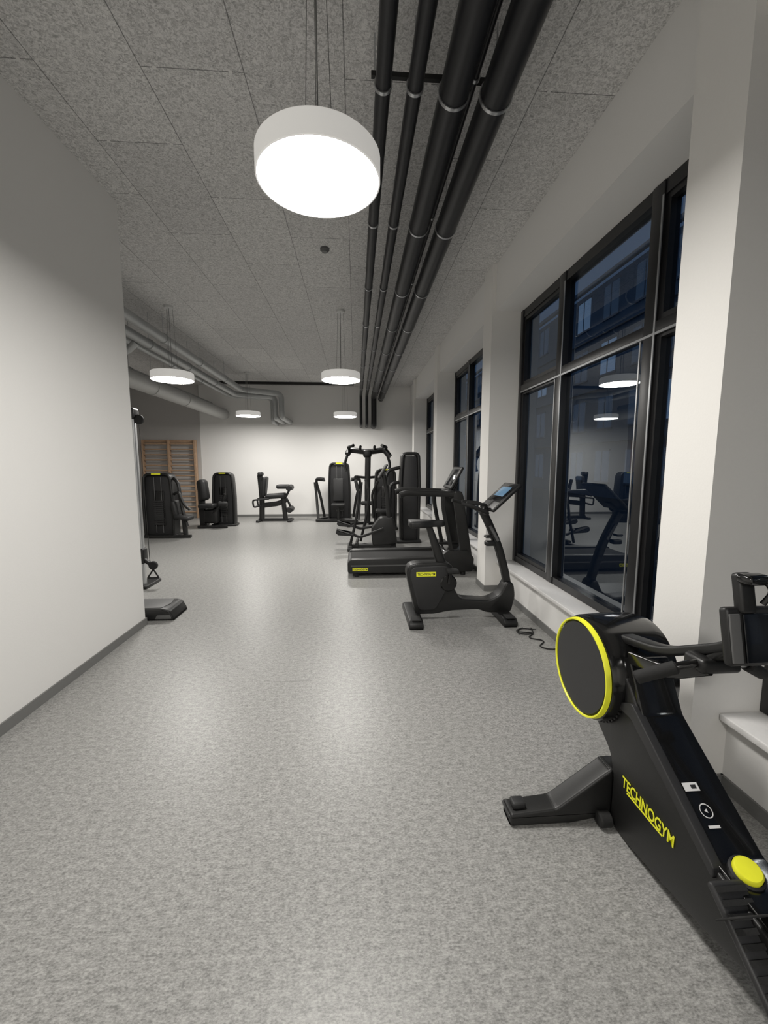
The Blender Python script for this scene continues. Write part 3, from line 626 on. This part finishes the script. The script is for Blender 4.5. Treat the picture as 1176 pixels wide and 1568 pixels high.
# lat machine
G = Group('lat_machine', (0.72, 10.0, 0), 0, False)
tower(G, 0.0, 0.15, 0.50, 1.50)
pad('seat', G, (-0.10, -0.25, 0.50), (0.32, 0.34, 0.08)); sweep('seat_post', [(-0.1, -0.25, 0.03), (-0.1, -0.25, 0.48)], rrect(0.08, 0.08, 0.02), M_black, G)
sweep('lever', fil([(-0.30, 0.0, 0.3), (-0.34, -0.1, 0.9), (-0.20, -0.22, 1.2)], 0.1), circ(0.03, 12), M_black, G)
sweep('base', [(0.0, 0.1, 0.03), (-0.1, -0.40, 0.03)], rrect(0.09, 0.06, 0.02), M_black, G)
# tall tower behind the treadmill
G = Group('cable_pulley_tower', (1.10, 8.55, 0), 0, False)
sweep('column_left', fil([(-0.17, -0.1, 0.03), (-0.19, -0.1, 1.2), (-0.15, -0.1, 1.82), (0.17, -0.1, 1.82), (0.19, -0.1, 1.2), (0.17, -0.1, 0.03)], 0.09), rrect(0.06, 0.30, 0.025), M_black, G, up=(0, 1, 0))
prism('stack_cover', rpoly([(-0.15, 0.05), (-0.16, 1.2), (-0.13, 1.78), (0.13, 1.78), (0.16, 1.2), (0.15, 0.05)], 0.05), 'Y', -0.20, 0.02, M_dark, G, 0.01)
sweep('pulley_arm', fil([(-0.15, -0.1, 1.55), (-0.45, -0.15, 1.48), (-0.52, -0.2, 1.25)], 0.1), circ(0.036, 14), M_black, G)
sweep('pulley_arm_low', fil([(-0.15, -0.1, 1.25), (-0.40, -0.15, 1.20), (-0.42, -0.2, 0.6), (-0.30, -0.2, 0.3)], 0.1), circ(0.034, 14), M_black, G)
box('base', (-0.05, -0.12, 0.03), (0.55, 0.46, 0.06), M_black, G, 0.02)

# ---------------------------------------------------------------- cable machine by the left wall end
G = Group('cable_crossover_machine', (-2.80, 5.45, 0), 0, False)
sweep('upright', [(0.0, 0, 0.04), (0.0, 0, 2.2)], rrect(0.09, 0.07, 0.012), M_silver, G, up=(0, 1, 0))
bm = bmesh.new()
for k in range(24): addb(bm, (-0.014, -0.0375, 0.3+k*0.075), (0.014, -0.034, 0.325+k*0.075))
finish('peg_holes', bm, M_black, G)
box('top_cap', (0.0, 0, 2.23), (0.13, 0.16, 0.14), M_black, G, 0.03)
rod('top_pulley', (0.09, -0.02, 2.16), (0.09, 0.02, 2.16), 0.06, M_rub, G, 24, 0.008)
box('carriage', (0.0, 0, 0.42), (0.13, 0.12, 0.20), M_black, G, 0.02)
sweep('carriage_arm', [(0.0, 0, 0.40), (0.16, -0.04, 0.30)], rrect(0.05, 0.05, 0.015), M_black, G)
rod('low_pulley', (0.17, -0.065, 0.30), (0.17, -0.02, 0.30), 0.055, M_rub, G, 24, 0.008)
tube('cable', [(0.09, 0, 2.16), (0.13, -0.04, 0.32)], 0.004, M_black, G, n=6)
sweep('handle', fil([(0.17, -0.05, 0.25), (0.10, -0.06, 0.14), (0.24, -0.06, 0.14), (0.17, -0.05, 0.25)], 0.01), circ(0.010, 10), M_rub, G)
box('base_plate', (-0.25, 0.1, 0.02), (0.70, 0.42, 0.04), M_black, G, 0.012)
tower(G, -0.42, 0.15, 0.34, 1.75)

G = Group('aerobic_step', (-2.12, 4.42, 0))
prism('body', rpoly([(-2.44, 0.0), (-2.40, 0.11), (-2.36, 0.125), (-1.99, 0.125), (-1.93, 0.11), (-1.89, 0.03), (-1.89, 0.0)], 0.015), 'Y', 4.22, 4.58, M_black, G, 0.018)
prism('top_mat', rpoly([(-2.34, 4.25), (-2.01, 4.25), (-1.98, 4.40), (-2.01, 4.55), (-2.34, 4.55)], 0.03), 'Z', 0.122, 0.132, M_grey, G, 0.003)
prism('front_notch', rpoly([(-2.07, 0.02), (-2.05, 0.06), (-1.92, 0.06), (-1.905, 0.02)], 0.01), 'Y', 4.214, 4.23, M_grey, G, 0.003)

# ---------------------------------------------------------------- world, camera
w = bpy.data.worlds.new('dusk'); S.world = w; w.use_nodes = True
bg = w.node_tree.nodes['Background']
bg.inputs['Color'].default_value = (0.19, 0.32, 0.56, 1); bg.inputs['Strength'].default_value = 0.28
cam = bpy.data.cameras.new('camera'); co = bpy.data.objects.new('camera', cam); S.collection.objects.link(co)
co.location = (0, 0, 1.6); co.rotation_euler = (math.radians(90-6.6), 0, math.radians(-3.88))
cam.sensor_fit = 'HORIZONTAL'; cam.sensor_width = 36; cam.lens = 36*630/1176; cam.clip_start = 0.02
S.camera = co
